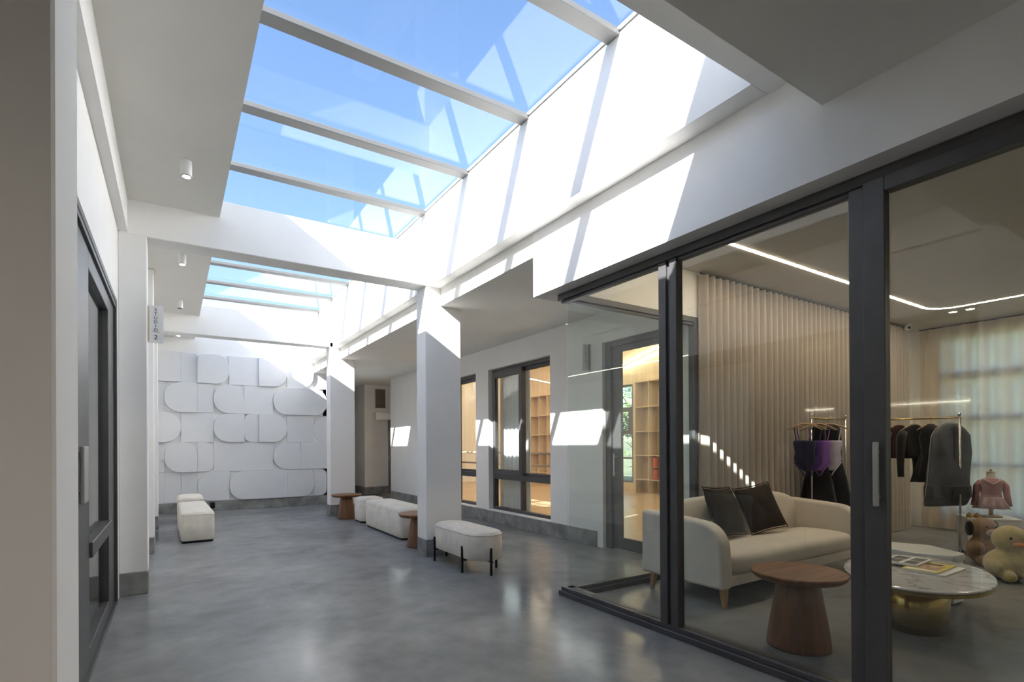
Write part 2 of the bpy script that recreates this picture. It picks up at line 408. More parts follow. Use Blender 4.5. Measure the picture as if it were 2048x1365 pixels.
obj('track', yb(1.75, 5.7, .012, .03, 2.57, 2.60), 'frame', d)
obj('pane', yb(4.09, 5.27, -.03, -.022, .775, 2.45), 'glass', d)
obj('pane', yb(4.09, 5.27, -.03, -.022, .13, .68), 'glass', d)
obj('handle', BB((.03, .05, 3.55-4.6, 3.72-4.6, 1.055, 1.36), (.012, .03, 3.6-4.6, 3.66-4.6, 1.09, 1.12), (.012, .03, 3.6-4.6, 3.66-4.6, 1.30, 1.33)), 'frame_light', d, bevel=.004, bseg=1, label='pale brushed metal pull handle')

# ------------------------------------------------------------------ showroom glazing
g1 = thing('window_1', 'dark grey framed showroom glazing with a butt-jointed glass corner', 'glazing', (2.96, 2.4, 0), kind='structure')
def gb(a, b_, x0, x1, z0, z1): return B(x0-2.96, x1-2.96, a-2.4, b_-2.4, z0, z1)
obj('sill', BB((-.03, .10, -7.3, 1.375, 0, .045), (-.012, .09, -7.3, 1.36, .045, .08)), 'frame', g1, bevel=.003, bseg=1)
obj('head', BB((-.022, .05, -7.3, 1.375, 2.66, 2.718), (.0, .045, -7.3, 1.35, 2.635, 2.66)), 'frame', g1, bevel=.003, bseg=1)
for a, b_ in ((2.443, 2.505), (2.535, 2.603), (1.262, 1.336), (-.62, -.50)):
    obj('mullion', gb(a, b_, 2.94, 3.01, .08, 2.655), 'frame', g1, bevel=.003, bseg=1)
obj('mullion', gb(2.505, 2.535, 2.96, 3.0, .08, 2.655), 'frame', g1)
for a, b_ in ((2.603, 3.705), (1.336, 2.443), (-5, -.62)):
    obj('pane', gb(a, b_, 2.975, 2.985, .08, 2.64), 'glass', g1)
obj('return_sill', BB((.02, 1.79, 1.22, 1.34, 0, .045), (.02, 1.79, 1.25, 1.32, .045, .08)), 'frame', g1, bevel=.003, bseg=1)
obj('return_head', BB((.02, 1.79, 1.25, 1.33, 2.66, 2.718), (.02, 1.79, 1.265, 1.315, 2.635, 2.66)), 'frame', g1, bevel=.003, bseg=1)
obj('return_stile', B(1.72, 1.79, 1.25, 1.33, .08, 2.66), 'frame', g1, bevel=.003, bseg=1)
obj('return_pane', B(.03, 1.72, 1.285, 1.295, .08, 2.64), 'glass', g1)
d = thing('door_2', 'dark grey sliding glass showroom door with a long pull handle', 'door', (2.96, .33, 0), kind='structure')
for a, b_ in ((1.162, 1.258), (-.50, -.40)):
    obj('stile', B(-.045, .012, a-.33, b_-.33, .08, 2.66), 'frame', d, bevel=.003, bseg=1)
obj('rail', B(-.045, .02, -.40-.33, 1.162-.33, 2.585, 2.66), 'frame', d, bevel=.003, bseg=1)
obj('rail', B(-.045, .02, -.40-.33, 1.162-.33, .08, .16), 'frame', d, bevel=.003, bseg=1)
obj('pane', B(-.015, -.005, -.40-.33, 1.162-.33, .16, 2.585), 'glass', d)
obj('handle', BB((-.085, -.07, 1.18-.33, 1.205-.33, 1.045, 1.36), (-.07, -.045, 1.185-.33, 1.2-.33, 1.08, 1.10), (-.07, -.045, 1.185-.33, 1.2-.33, 1.30, 1.32)), 'frame_light', d, bevel=.003, bseg=1, label='pale vertical pull handle')

# ------------------------------------------------------------------ studio windows and door in the right wall
def studio_window(name, y0, y1, label):
    """two-light slider with transom and low fixed lights; y1 is the far end"""
    t = thing(name, label, 'window', (4.86, (y0+y1)/2, .226), kind='structure')
    h = (y1-y0)/2; H = 2.71-.226; tr = .585
    obj('frame', BB((-.02, .07, -h, h, 0, .05), (-.02, .07, -h, h, H-.06, H), (-.02, .07, -h, -h+.05, .05, H-.06), (-.02, .07, h-.05, h, .05, H-.06)), 'frame', t, bevel=.003, bseg=1)
    obj('transom', B(-.03, .07, -h+.05, h-.05, tr-.045, tr+.045), 'frame', t, bevel=.003, bseg=1)
    obj('post', B(-.02, .06, -.03, .03, .05, tr-.045), 'frame', t, bevel=.003, bseg=1)
    obj('pane', B(.02, .028, -h+.05, -.03, .05, tr-.045), 'glass', t)
    obj('pane', B(.02, .028, .03, h-.05, .05, tr-.045), 'glass', t)
    s = obj('sash', BB((-.05, .0, -.06, .03, tr+.045, H-.06), (-.05, 0, h-.13, h-.05, tr+.045, H-.06), (-.05, 0, .03, h-.13, tr+.045, tr+.13), (-.05, 0, .03, h-.13, H-.16, H-.06)), 'frame', t, bevel=.003, bseg=1)
    obj('pane', B(-.03, -.022, .03, h-.13, tr+.13, H-.16), 'glass', s)
    s = obj('sash', BB((.01, .05, -.04, .03, tr+.045, H-.06), (.01, .05, -h+.05, -h+.09, tr+.045, H-.06), (.01, .05, -h+.09, -.04, tr+.045, tr+.09), (.01, .05, -h+.09, -.04, H-.12, H-.06)), 'frame', t, bevel=.003, bseg=1)
    obj('pane', B(.03, .038, -h+.09, -.04, tr+.09, H-.12), 'glass', s)
    return t
studio_window('window_2', 6.30, 8.13, 'grey studio sliding window right of the column with a pale curtain')
studio_window('window_3', 8.59, 10.42, 'grey studio window half hidden behind the right column')
d = thing('door_3', 'grey-framed glass studio door seen through the showroom corner', 'door', (4.87, 4.6, 0), kind='structure')
obj('frame', BB((-.07, .08, 5.06-4.6, 5.16-4.6, 0, 2.70), (-.07, .08, 4.0-4.6, 4.08-4.6, 0, 2.70), (-.07, .08, 4.08-4.6, 5.06-4.6, 2.63, 2.70)), 'frame', d, bevel=.004, bseg=1)
obj('leaf', BB((-.03, .02, 4.92-4.6, 5.06-4.6, .012, 2.63), (-.03, .02, 4.08-4.6, 4.20-4.6, .012, 2.63), (-.03, .02, 4.20-4.6, 4.92-4.6, 2.56, 2.63), (-.03, .02, 4.20-4.6, 4.92-4.6, .012, .165)), 'frame', d, bevel=.003, bseg=1)
obj('pane', B(-.01, -.002, 4.20-4.6, 4.92-4.6, .165, 2.56), 'glass', d)
obj('handle', BB((-.09, -.075, 4.98-4.6, 5.0-4.6, .95, 1.25), (-.075, -.03, 4.985-4.6, 4.995-4.6, .98, 1.0), (-.075, -.03, 4.985-4.6, 4.995-4.6, 1.2, 1.22)), 'frame_light', d)

# ------------------------------------------------------------------ dance studio shell
struct('wall_studio', BB((5.15, 11.3, 17.5, 17.7, 0, 5.6), (4.95, 5.3, 3.96, 17.5, 3.31, 5.6), (4.95, 11.5, 3.72, 3.965, 3.3, 5.6)), 'plaster', 'white walls of the dance studio behind the windows', 'wall')
struct('wall_partition', B(4.95, 10.5, 3.72, 3.965, 0, 3.3), 'plaster', 'white partition between dance studio and showroom', 'wall')
struct('wall_studio_oak', BB((11.3, 11.5, 3.96, 10.98, 0, 3.14), (11.3, 11.5, 12.9, 17.5, 0, 3.14), (11.3, 11.5, 10.98, 12.9, 0, .25), (11.3, 11.5, 3.96, 17.5, 3.14, 4.6)), 'oak', 'oak panelled far wall of the dance studio', 'wall')
bm = new_bm()
for P_ in (((4.95, 3.9), (8.1, 5.3), (8.1, 5.5), (4.95, 4.1)), ((8.1, 5.3), (11.5, 4.5), (11.5, 4.7), (8.1, 5.5))):
    prism(bm, P_, 3.7, 17.7)
struct('ceiling_studio', bm, M_plain('studio_ceiling', (.70, .63, .52), .9), 'pitched cream ceiling of the dance studio', 'ceiling')
d = thing('window_4', 'dark-framed garden window in the oak studio wall', 'window', (11.36, 11.94, .25), kind='structure')
obj('frame', BB((-.04, .04, -.96, -.90, 0, 2.89), (-.04, .04, .90, .96, 0, 2.89), (-.04, .04, -.90, .90, 0, .05), (-.04, .04, -.90, .90, 2.84, 2.89),
    (-.04, .04, -.90, .90, .70, .75), (-.04, .04, -.90, .90, 1.45, 1.54), (-.04, .04, -.90, .90, 2.10, 2.22), (-.04, .04, -.90, -.76, 1.54, 2.10)), 'frame', d)
for z0, z1 in ((.05, .70), (.75, 1.45), (1.54, 2.10), (2.22, 2.84)): obj('pane', B(-.004, .004, -.90, .90, z0, z1), 'glass', d)
# showroom window wall
struct('wall_showroom', BB((10.3, 10.5, -5, -3.2, 0, 3.3), (10.3, 10.5, 3.3, 3.72, 0, 3.3), (10.3, 10.5, -3.2, 3.3, 0, .28), (10.3, 10.5, -3.2, 3.3, 3.05, 3.3)), 'plaster', 'white window wall behind the sheer showroom curtain', 'wall')
d = thing('window_5', 'dark-framed garden windows behind the sheer showroom curtain', 'window', (10.34, 0, .28), kind='structure')
obj('frame', BB((-.04, .04, -3.2, 3.3, 2.07, 2.19), (-.04, .04, -3.2, 3.3, 1.42, 1.51), (-.04, .04, -3.2, 3.3, 0, .06), (-.04, .04, -3.2, 3.3, 2.71, 2.77), (-.04, .04, -3.2, 3.3, .72, .78)), 'frame', d)
for yy in (-3.17, -1.6, 0, 1.65, 3.27): obj('mullion', B(-.04, .04, yy-.03, yy+.03, 0, 2.77), 'frame', d)
for a, b_ in ((-3.14, -1.63), (-1.57, -.03), (.03, 1.62), (1.68, 3.24)): obj('pane', B(-.004, .004, a, b_, .06, 2.71), 'glass', d)
# roof over the rooms (keeps daylight out)
struct('roof', BB((3.4, 10.6, -5.2, 3.72, 3.31, 3.5), (-5.2, .12, 1.39, 13.1, 4.19, 4.2)), 'plaster', 'flat roof slab over the rooms', 'roof')

# ================================================================== LIGHT FITTINGS
def spot(x, y, label, on=True):
    t = thing('ceiling_spotlight', label, 'spotlight', (x, y, 3.63), 0, 'surface spotlights along the left ceiling')
    obj('housing', lathe(new_bm(), [(.037, -.125), (.039, -.122), (.039, -.003), (.036, 0)], n=28), 'white_lac', t, smooth=False, bevel=.002, bseg=1)
    obj('bezel', lathe(new_bm(), [(.035, -.1275), (.0375, -.1255), (.0375, -.123)], n=28), 'frame', t)
    obj('lens', lathe(new_bm(), [(.026, -.1295), (.030, -.1275)], n=24), 'lamp' if on else 'frame', t)
    if on:
        l = bpy.data.lights.new('spot_beam', 'SPOT'); l.energy = 18; l.spot_size = R(70); l.spot_blend = .6; l.color = (1, .9, .75); l.shadow_soft_size = .03
        lo = bpy.data.objects.new('spot_beam', l); COL.objects.link(lo); lo.parent = t; lo.location = (0, 0, -.145)
spot(.10, 4.9, 'lit white cylinder spotlight nearest the viewer, before the first beam')
spot(.105, 7.28, 'lit white cylinder spotlight just behind the first cross beam')
spot(.105, 9.6, 'unlit white cylinder spotlight on the soffit above the studio sign', False)
spot(.10, 11.95, 'lit white cylinder spotlight behind the far beam before the panel wall')

for i, (x, y, lb) in enumerate(((-.9, -1.0, 'added fill downlight left in the hall behind the viewer'), (1.3, -1.0, 'added fill downlight right in the hall behind the viewer'))):
    t = thing('hall_fill_light', lb, 'downlight', (x, y, 3.09))  # added fill lamp out of view, brightens the front of the left pier
    obj('lens', lathe(new_bm(), [(.06, -.006), (.06, -.001)], n=20), 'lamp', t)
    obj('bezel', tube(new_bm(), [(.066*math.cos(2*PI*k/20), .066*math.sin(2*PI*k/20), -.004) for k in range(20)], .007, 6, True), 'white_lac', t)
    l = bpy.data.lights.new('hall_fill_beam', 'SPOT'); l.energy = 42; l.spot_size = R(150); l.spot_blend = .8; l.color = (1, .87, .78); l.shadow_soft_size = .06
    lo = bpy.data.objects.new('hall_fill_beam', l); COL.objects.link(lo); lo.parent = t; lo.location = (0, 0, -.03)
def strip(name, pts, w_, label, mat, cat='light strip', up_=Vector((0, 0, 1)), h=.003):
    """flat light strip along a 3D polyline, lying under up_"""
    bm = new_bm(); pts = [Vector(p) for p in pts]; rings = []
    for i, p in enumerate(pts):
        t = (pts[min(i+1, len(pts)-1)] - pts[max(i-1, 0)]).normalized(); s_ = t.cross(up_).normalized()*w_/2; n_ = s_.cross(t).normalized()*h
        rings.append([tuple(p-s_), tuple(p+s_), tuple(p+s_+n_), tuple(p-s_+n_)])
    loft(bm, rings)
    t_ = thing(name, label, cat, tuple(pts[0]))
    o = obj('diffuser', bm, mat, t_); o.matrix_parent_inverse = Matrix.Translation(-pts[0])
    return t_
arc = [(8.60 + .32*math.sin(a), 2.64 + .32*math.cos(a), 3.1965) for a in [PI/2*i/8 for i in range(9)]]
strip('light_strip', [(3.4, 2.96, 3.1965), (6, 2.96, 3.1965)] + arc + [(8.92, 0, 3.1965), (8.92, -4, 3.1965)], .034, 'warm light strip bending round the showroom ceiling', 'led')
for i, (x, y) in enumerate(((9.20, 2.83), (9.20, 2.64))):
    t = thing('recessed_downlight', ('left', 'right')[i] + ' one of the two small lit downlights above the sheer curtain', 'downlight', (x, y, 3.2), 0, 'twin downlights in the showroom ceiling')
    obj('lens', lathe(new_bm(), [(.045, -.006), (.045, -.001)], n=20), 'lamp', t)
    obj('bezel', tube(new_bm(), [(.05*math.cos(2*PI*k/20), .05*math.sin(2*PI*k/20), -.004) for k in range(20)], .006, 6, True), 'white_lac', t)
strip('mirror_light_strip', [(-6.58, 2.6, 2.15), (-6.58, 7.2, 2.15)], .02, 'thin light strip on the far wall of the left studio', M_emit('led_mirror', (1, .9, .75), 14))
for pts, lb in (([(11.2, 11.4, 3.70), (11.2, 9.9, 4.03), (11.2, 9.0, 4.2)], 'slanted warm light strip above the oak studio wall'),
                ([(8.5, 13, 3.43), (9.8, 13, 3.29)], 'short slanted warm light strip seen through the right studio window'),
                ([(6.5, 5.0, 4.45), (6.5, 16.5, 4.45)], 'added warm fill strip, out of view on the near slope of the studio ceiling'),  # this strip and the next are added out of view to light the studio
                ([(9.8, 5.0, 4.25), (9.8, 16.5, 4.25)], 'added warm fill strip, out of view on the far slope of the studio ceiling')):
    strip('studio_light_strip', pts, .06, lb, 'led_studio')

# ================================================================== CURTAINS
def curtain(name, path, z0, z1, wl_, amp, mat, label, rows=4, flare=0.0):
    """pleated sheet hung along a polyline path [(x,y)...]"""
    P_ = [Vector((*p, 0)) for p in path]; L_ = [0]
    for a, b_ in zip(P_[:-1], P_[1:]): L_.append(L_[-1] + (b_-a).length)
    tot = L_[-1]; n = max(8, int(tot/wl_*10))
    org = P_[0]; bm = new_bm(); grid = []
    ph = 0; pos = []
    for i in range(n+1):
        s_ = tot*i/n; k = 0
        while k < len(L_)-2 and s_ > L_[k+1]: k += 1
        t = (P_[k+1]-P_[k]).normalized(); p = P_[k] + t*(s_-L_[k]); nn = Vector((-t.y, t.x, 0))
        wob = math.sin(2*PI*s_/wl_ + .9*math.sin(s_*3.1) + .5*math.sin(s_*7.7+1))
        pos.append((p, t, nn, wob))
    for r_ in range(rows+1):
        z = z1 + (z0-z1)*r_/rows; row = []
        for i, (p, t, nn, wob) in enumerate(pos):
            sh = math.copysign(abs(wob)**.75, wob)
            q = p + nn*amp*sh*(.8 + .25*r_/rows + flare*r_/rows*math.sin(i*.37)) - org
            row.append(bm.verts.new((q.x, q.y, z)))
        grid.append(row)
    for a, b_ in zip(grid[:-1], grid[1:]):
        for i in range(n): bm.faces.new((a[i], a[i+1], b_[i+1], b_[i]))
    t_ = thing(name, label, 'curtain', (org.x, org.y, 0))
    obj('fabric', bm, mat, t_, smooth=True)
    q = [tuple(p - org + Vector((0, 0, z1+.012))) for p in P_]
    obj('rail', tube(new_bm(), q, .012, 6), 'frame', t_)
    return t_
MAT['drape'] = M_cloth_sheer('taupe_drape', (.56, .50, .44), .18)
MAT['sheer'] = M_cloth_sheer('sheer_voile', (.88, .79, .68), .72, .03)
MAT['voile'] = M_cloth_sheer('white_voile', (.80, .82, .83), .06, .0)
curtain('showroom_drape', [(4.72, 3.60), (9.75, 3.60)], .02, 3.165, .115, .055, 'drape', 'taupe pleated drape behind the cream sofa')
curtain('showroom_sheer', [(10.12, 3.55), (10.12, -3.5)], .03, 3.16, .215, .055, 'sheer', 'backlit sheer curtain behind the mannequin', rows=5)
curtain('studio_curtain', [(5.06, 7.24), (5.06, 8.25)], .03, 2.9, .13, .045, 'voile', 'pale curtain gathered inside the right studio window')
curtain('studio_door_curtain', [(-.70, 3.75), (-.70, 5.66)], .03, 2.62, .22, .035, 'voile', 'white curtain behind the left sliding door')
curtain('niche_curtain', [(4.42, 17.3), (5.35, 17.3)], .02, 2.55, .12, .035, 'drape', 'brown-grey curtain at the end of the aisle niche')

# ================================================================== CORRIDOR FURNITURE
def ottoman(name, cx, cy, lx, ly, h, rad, label, rz=0):
    t = thing(name, label, 'ottoman', (cx, cy, 0), rz)
    a, b_ = lx/2, ly/2
    out = round_rect(-a, a, -b_, b_, (rad,)*4, 8)
    def ring(z, s): return [(x*(a-s)/a, y*(b_-s)/b_, z) for x, y in out]
    body = loft(new_bm(), [ring(.03, .012), ring(.045, 0), ring(h*.5, -.004), ring(h-.045, 0), ring(h-.018, .008), ring(h-.005, .028), ring(h+.004, .06), ring(h+.010, min(a, b_)*.75)])
    obj('upholstery', body, 'boucle', t, smooth=True)
    obj('seam', tube(new_bm(), [(x*(a+.001)/a, y*(b_+.001)/b_, h-.043) for x, y in out], .004, 6, True), 'boucle', t, smooth=True)
    obj('base', loft(new_bm(), [ring(0, .018), ring(.032, .014)]), 'black', t)
    return t
ottoman('ottoman', .285, 9.55, .415, 1.72, .44, .05, 'long cream ottoman near the left columns', R(1.0))
ottoman('ottoman', .27, 11.3, .40, .9, .47, .05, 'cream ottoman behind the one near the left columns')
ottoman('ottoman', 2.99, 9.42, .43, .44, .44, .08, 'small cream cube ottoman beside the round wooden table')
ottoman('ottoman', 2.985, 8.02, .49, 1.68, .45, .07, 'long cream ottoman between cube ottoman and right column')

def pedestal_table(name, cx, cy, rt_, h, rb, label, ph=0):
    t = thing(name, label, 'table', (cx, cy, 0), ph)
    obj('tabletop', lathe(new_bm(), [(rt_*.90, h-.045), (rt_*.965, h-.03), (rt_, h-.012), (rt_-.002, h-.003), (rt_-.008, h)], n=56), 'walnut', t)
    prof = [(rb, 0), (rb*1.0, .02), (rb*.93, h*.25), (rb*.80, h*.55), (rb*.69, h*.8), (rb*.64, h-.05)]
    obj('pedestal', lathe(new_bm(), prof, n=48), 'walnut_v', t, smooth=True)
    obj('collar', lathe(new_bm(), [(rb*.66, h-.06), (rb*.9, h-.044)], n=40), 'walnut', t)
    return t
pedestal_table('side_table', 2.76, 10.05, .275, .455, .165, 'round walnut pedestal table by the far right column')
pedestal_table('side_table', 2.80, 6.66, .275, .45, .165, 'round walnut table half hidden behind the near right column')
pedestal_table('side_table', 3.53, 1.93, .295, .50, .195, 'round walnut pedestal table inside the showroom before the sofa')

# capsule bench on black legs
bt = thing('capsule_bench', 'cream capsule bench on thin black legs before the right column', 'bench', (2.80, 5.29, 0))
def stadium(a, L_, n=12):
    o = []
    for i in range(n+1):
        t = -PI/2 + PI*i/n - PI/2
        o.append((a*math.cos(t+PI/2+PI/2+PI/2), 0))
    o = [(a*math.cos(q), -L_ + a*math.sin(q)) for q in [PI + PI*i/n for i in range(n+1)]] + [(a*math.cos(q), L_ + a*math.sin(q)) for q in [PI*i/n for i in range(n+1)]]
    return o
st = stadium(.205, .36)
def sring(z, s): return [(x*(.205-s)/.205, y*(.565-s)/.565, z) for x, y in st]
obj('upholstery', loft(new_bm(), [sring(.145, .03), sring(.15, .012), sring(.165, 0), sring(.30, -.006), sring(.41, 0), sring(.435, .012), sring(.446, .035), sring(.452, .10), sring(.454, .16)]), 'boucle', bt, smooth=True)
obj('piping', tube(new_bm(), [(x*1.01, y*1.004, .415) for x, y in st], .004, 6, True), 'boucle', bt, smooth=True)
for x, y in ((-.212, .41), (-.212, -.29), (-.02, -.572), (.212, -.29), (.212, .41), (.02, .572)):
    obj('leg', BB((x-.011, x+.011, y-.011, y+.011, 0, .285)), 'black', bt, bevel=.002, bseg=1)
obj('stretcher', BB((-.205, .205, -.298, -.282, .128, .144), (-.205, .205, .402, .418, .128, .144), (-.008, .008, -.57, .57, .128, .144)), 'black', bt)

# ------------------------------------------------------------------ signs
def sign(name, loc, w_, h, label, num, side):
    t = thing(name, label, 'sign', loc)
    obj('plate', prism(new_bm(), round_rect(0 if side > 0 else -w_, w_ if side > 0 else 0, 0, h, (0, .018, .018, 0) if side > 0 else (.018, 0, 0, .018), 5), -.005, .005), 'white_lac', t)
    obj('bracket', B(-.002, .012, -.012, .012, .01, h-.01) if side > 0 else B(-.012, .002, -.03, .012, 0, h), M_plain('sign_spine_' + num, (.55, .47, .33) if side > 0 else (.12, .12, .11), .6), t)
    def txt(s_, z, size, nm):
        c = bpy.data.curves.new(nm, 'FONT'); c.body = s_; c.size = size; c.align_x = 'CENTER'; c.align_y = 'CENTER'; c.extrude = .0008
        o = bpy.data.objects.new(nm, c); COL.objects.link(o); o.parent = t; o.location = (side*w_*.5, -.0065, z); o.rotation_euler = (PI/2, 0, 0)
        c.materials.append(MAT['ink'])
        me = bpy.data.meshes.new_from_object(o.evaluated_get(bpy.context.evaluated_depsgraph_get()))
        mo = bpy.data.objects.new(nm, me); COL.objects.link(mo); mo.parent = t; mo.location = o.location; mo.rotation_euler = o.rotation_euler
        if not me.materials: me.materials.append(MAT['ink'])
        bpy.data.objects.remove(o); mo.name = nm
    for k, ch in enumerate('STUDIO'): txt(ch, h-.038-k*.039, .042, 'letter')
    obj('divider', B(side*w_*.5-.032, side*w_*.5+.032, -.006, -.004, h*.29, h*.29+.002), 'ink', t)
    txt(num, h*.15, .062, 'numeral')
    return t
MAT['ink'] = M_plain('dark_ink', (.03, .03, .04), .5)
sign('hanging_sign', (-.193, 6.05, 2.35), .125, .355, 'white vertical STUDIO 2 sign on the left column', '2', 1)
sign('hanging_sign', (4.748, 5.42, 2.36), .12, .36, 'vertical STUDIO sign beside the studio door behind the glass corner', '1', -1)

# ------------------------------------------------------------------ small things
t = thing('wall_socket', 'small dark outlet on the concrete base behind the left ottomans', 'socket', (.71, 12.848, .06))
obj('cover', B(-.045, .045, -.02, .0, 0, .12), 'black', t, bevel=.006, bseg=2)
obj('plug', B(-.02, .02, -.05, -.02, .03, .07), 'black', t, bevel=.004, bseg=1)
t = thing('security_camera', 'small white dome camera where drape and sheer curtain meet', 'camera', (9.55, 3.50, 3.2))
obj('base', lathe(new_bm(), [(.05, -.02), (.05, 0)], n=20), 'white_lac', t)
obj('dome', sphere(new_bm(), (0, 0, -.05), .045), 'white_lac', t, smooth=True)
obj('lens', sphere(new_bm(), (-.025, -.03, -.06), .022, 12, 8), 'black', t, smooth=True)

# ================================================================== SHOWROOM
# ---- sofa (faces -Y; origin at its left front corner on the floor)
so = thing('sofa', 'cream three-seat sofa with low rounded arms behind the glass', 'sofa', (3.74, 2.66, 0))
SW, SD = 2.44, .90
def arm_profile():
    o = [(0.0, .155), (SD-.02, .155), (SD-.02, .74), (.42, .715)]
    for i in range(9):
        a = PI/2 + PI/2*i/8
        o.append((.24 + .23*math.cos(a), .475 + .225*math.sin(a)))
    o.append((.0, .30))
    return o
for x0, x1 in ((0, .15), (SW-.15, SW)):
    obj('arm', prism(new_bm(), arm_profile(), x0, x1, 'x'), 'sofa', so, bevel=.035, bseg=4)
bp = []
def back_ring(x, top):  # cross-section in y,z
    return [(x, .66, .30), (x, .64, top*.62), (x, .665, top-.05), (x, .70, top-.008), (x, .75, top), (x, .80, top-.012), (x, .84, top-.05), (x, .86, top*.6), (x, .86, .18), (x, .70, .18)]
xs = [.08, .13, .2, .35, .6, .9, 1.22, 1.54, 1.84, 2.09, 2.24, 2.31, 2.36]
tp = [.70, .735, .775, .815, .835, .84, .842, .84, .835, .815, .775, .735, .70]
obj('backrest', loft(new_bm(), [back_ring(x, z) for x, z in zip(xs, tp)]), 'sofa', so, smooth=True, sub=1)
def cushion(x0, x1, y0, y1, z0, z1, crown):
    rings = []
    n = 12
    for i in range(n+1):
        x = x0 + (x1-x0)*i/n; e = 1-abs(2*i/n-1)**6
        c = z1 + crown*e*.6
        rr = .035
        ys = [(y0+rr, z0), (y0, z0+rr), (y0, z1-.05), (y0+.02, z1-.015), (y0+.07, c+.004), ((y0+y1)/2, c+crown*.5), (y1, c), (y1, z0)]
        if i in (0, n): ys = [((y-.03 if y > (y0+y1)/2 else y+.015), z0+.01+(z-z0)*.95) for y, z in ys]
        rings.append([(x, y, z) for y, z in ys])
    return loft(new_bm(), rings)
obj('seat_cushion', cushion(.15, SW-.15, .01, .70, .235, .42, .025), 'sofa', so, smooth=True, sub=1)
obj('apron', B(.12, SW-.12, .03, .86, .16, .25), 'sofa', so, bevel=.015, bseg=3)
def leg(x, y, dx, dy):
    return loft(new_bm(), [[(x-.016+dx, y-.016+dy, 0), (x+.016+dx, y-.016+dy, 0), (x+.016+dx, y+.016+dy, 0), (x-.016+dx, y+.016+dy, 0)], [(x-.03, y-.03, .165), (x+.03, y-.03, .165), (x+.03, y+.03, .165), (x-.03, y+.03, .165)]])
for x, y, dx, dy in ((.10, .06, -.015, -.02), (SW-.10, .06, .015, -.02), (.10, .80, -.015, .02), (SW-.10, .80, .015, .02)):
    obj('leg', leg(x, y, dx, dy), 'beech', so, bevel=.004, bseg=1)

def pillow(name, loc, rot, s_, label):
    bm = new_bm(); n = 12; top = {}; bot = {}
    for i in range(n+1):
        for j in range(n+1):
            u, v = 2*i/n-1, 2*j/n-1
            pinch = 1 - .07*(1-v*v)*abs(u)**3 if True else 1
            x = s_/2*u*(1-.06*(1-v*v)); y = s_/2*v*(1-.06*(1-u*u))
            hgt = .075*((1-u**4)*(1-v**4))**.55 + .006*math.sin(7*u+3*v)*(1-u*u)*(1-v*v)
            edge = i in (0, n) or j in (0, n)
            top[i, j] = bm.verts.new((x, y, hgt)); bot[i, j] = top[i, j] if edge else bm.verts.new((x, y, -hgt))
    for i in range(n):
        for j in range(n):
            bm.faces.new((top[i, j], top[i+1, j], top[i+1, j+1], top[i, j+1]))
            bm.faces.new((bot[i, j+1], bot[i+1, j+1], bot[i+1, j], bot[i, j]))
    t_ = thing(name, label, 'cushion', loc); t_.rotation_euler = rot
    obj('cover', bm, 'pillow', t_, smooth=True, sub=1)
    e = s_/2
    pts = [(e*q*(1), -e*(1-.06*(1-q*q)), 0) for q in [-1+.25*k for k in range(8)]] + [(e*(1-.06*(1-q*q)), e*q, 0) for q in [-1+.25*k for k in range(8)]] + [(-e*q, e*(1-.06*(1-q*q)), 0) for q in [-1+.25*k for k in range(8)]] + [(-e*(1-.06*(1-q*q)), -e*q, 0) for q in [-1+.25*k for k in range(8)]]
    obj('piping', tube(new_bm(), pts, .005, 6, True), 'pillow', t_, smooth=True)
    return t_
pillow('throw_pillow', (4.54, 3.20, .70), (R(68), R(3), R(6)), .50, 'dark brown throw pillow on the sofa nearer the left arm')
pillow('throw_pillow', (5.12, 3.19, .695), (R(66), R(-7), R(-10)), .50, 'dark brown throw pillow in the middle of the sofa, tilted right')

# ---- marble coffee table
ct = thing('coffee_table', 'oval white marble coffee table on a brass drum base', 'table', (4.67, 1.67, 0), .3)
def ering(z, a, b_): return ellipse(0, 0, z, a, b_, 64, 0, 2.15)
obj('tabletop', loft(new_bm(), [ering(.378, .63, .43), ering(.383, .645, .445), ering(.392, .65, .45), ering(.398, .646, .446), ering(.401, .635, .435)]), 'marble', ct, smooth=False)
obj('brass_rim', loft(new_bm(), [ering(.352, .625, .425), ering(.354, .64, .44), ering(.378, .64, .44)]), 'brass', ct)
bm = new_bm()
rings = []
for z in (0, .353):
    rg = []
    for i in range(160):
        q = 2*PI*i/160; k = 1 + .006*abs(math.sin(q*9))
        rg.append((.30*k*math.cos(q), .20*k*math.sin(q), z))
    rings.append(rg)
obj('fluted_base', loft(bm, rings), 'brass', ct, smooth=True)
def magazine(loc, rz, w_, d_, h, col, label, marks, sc=1):
    t_ = thing('magazine', label, 'magazine', loc, rz)
    obj('pages', B(-w_/2+.003, w_/2-.003, -d_/2+.003, d_/2-.003, 0, h), 'white_lac', t_)
    obj('cover', B(-w_/2, w_/2, -d_/2, d_/2, h, h+.002), col, t_)
    for (x0, x1, y0, y1, mt) in marks:
        obj('print_patch', B(x0, x1, y0, y1, h+.002, h+.0026), mt, t_)
MAT['yellow'] = M_plain('yellow_print', (.72, .58, .08), .5)
MAT['paper'] = M_plain('paper_white', (.80, .80, .79), .5)
MAT['photo_grey'] = M_plain('print_grey', (.10, .10, .11), .5, var=.6, nscale=25)
MAT['photo_warm'] = M_plain('print_warm', (.50, .33, .17), .5, var=.5, nscale=18)
MAT['photo_dark'] = M_plain('print_dark', (.06, .045, .03), .5, var=.5, nscale=18)
magazine((4.80, 1.60, .402), .0, .42, .26, .008, 'paper', 'white booklet lying under the yellow magazine', [])
magazine((4.79, 1.63, .413), .02, .40, .22, .006, 'yellow', 'yellow fashion magazine on the marble table', [(-.10, .08, -.08, .08, 'photo_warm'), (.08, .15, -.05, .05, 'photo_dark'), (-.18, -.12, -.09, .09, 'paper')])
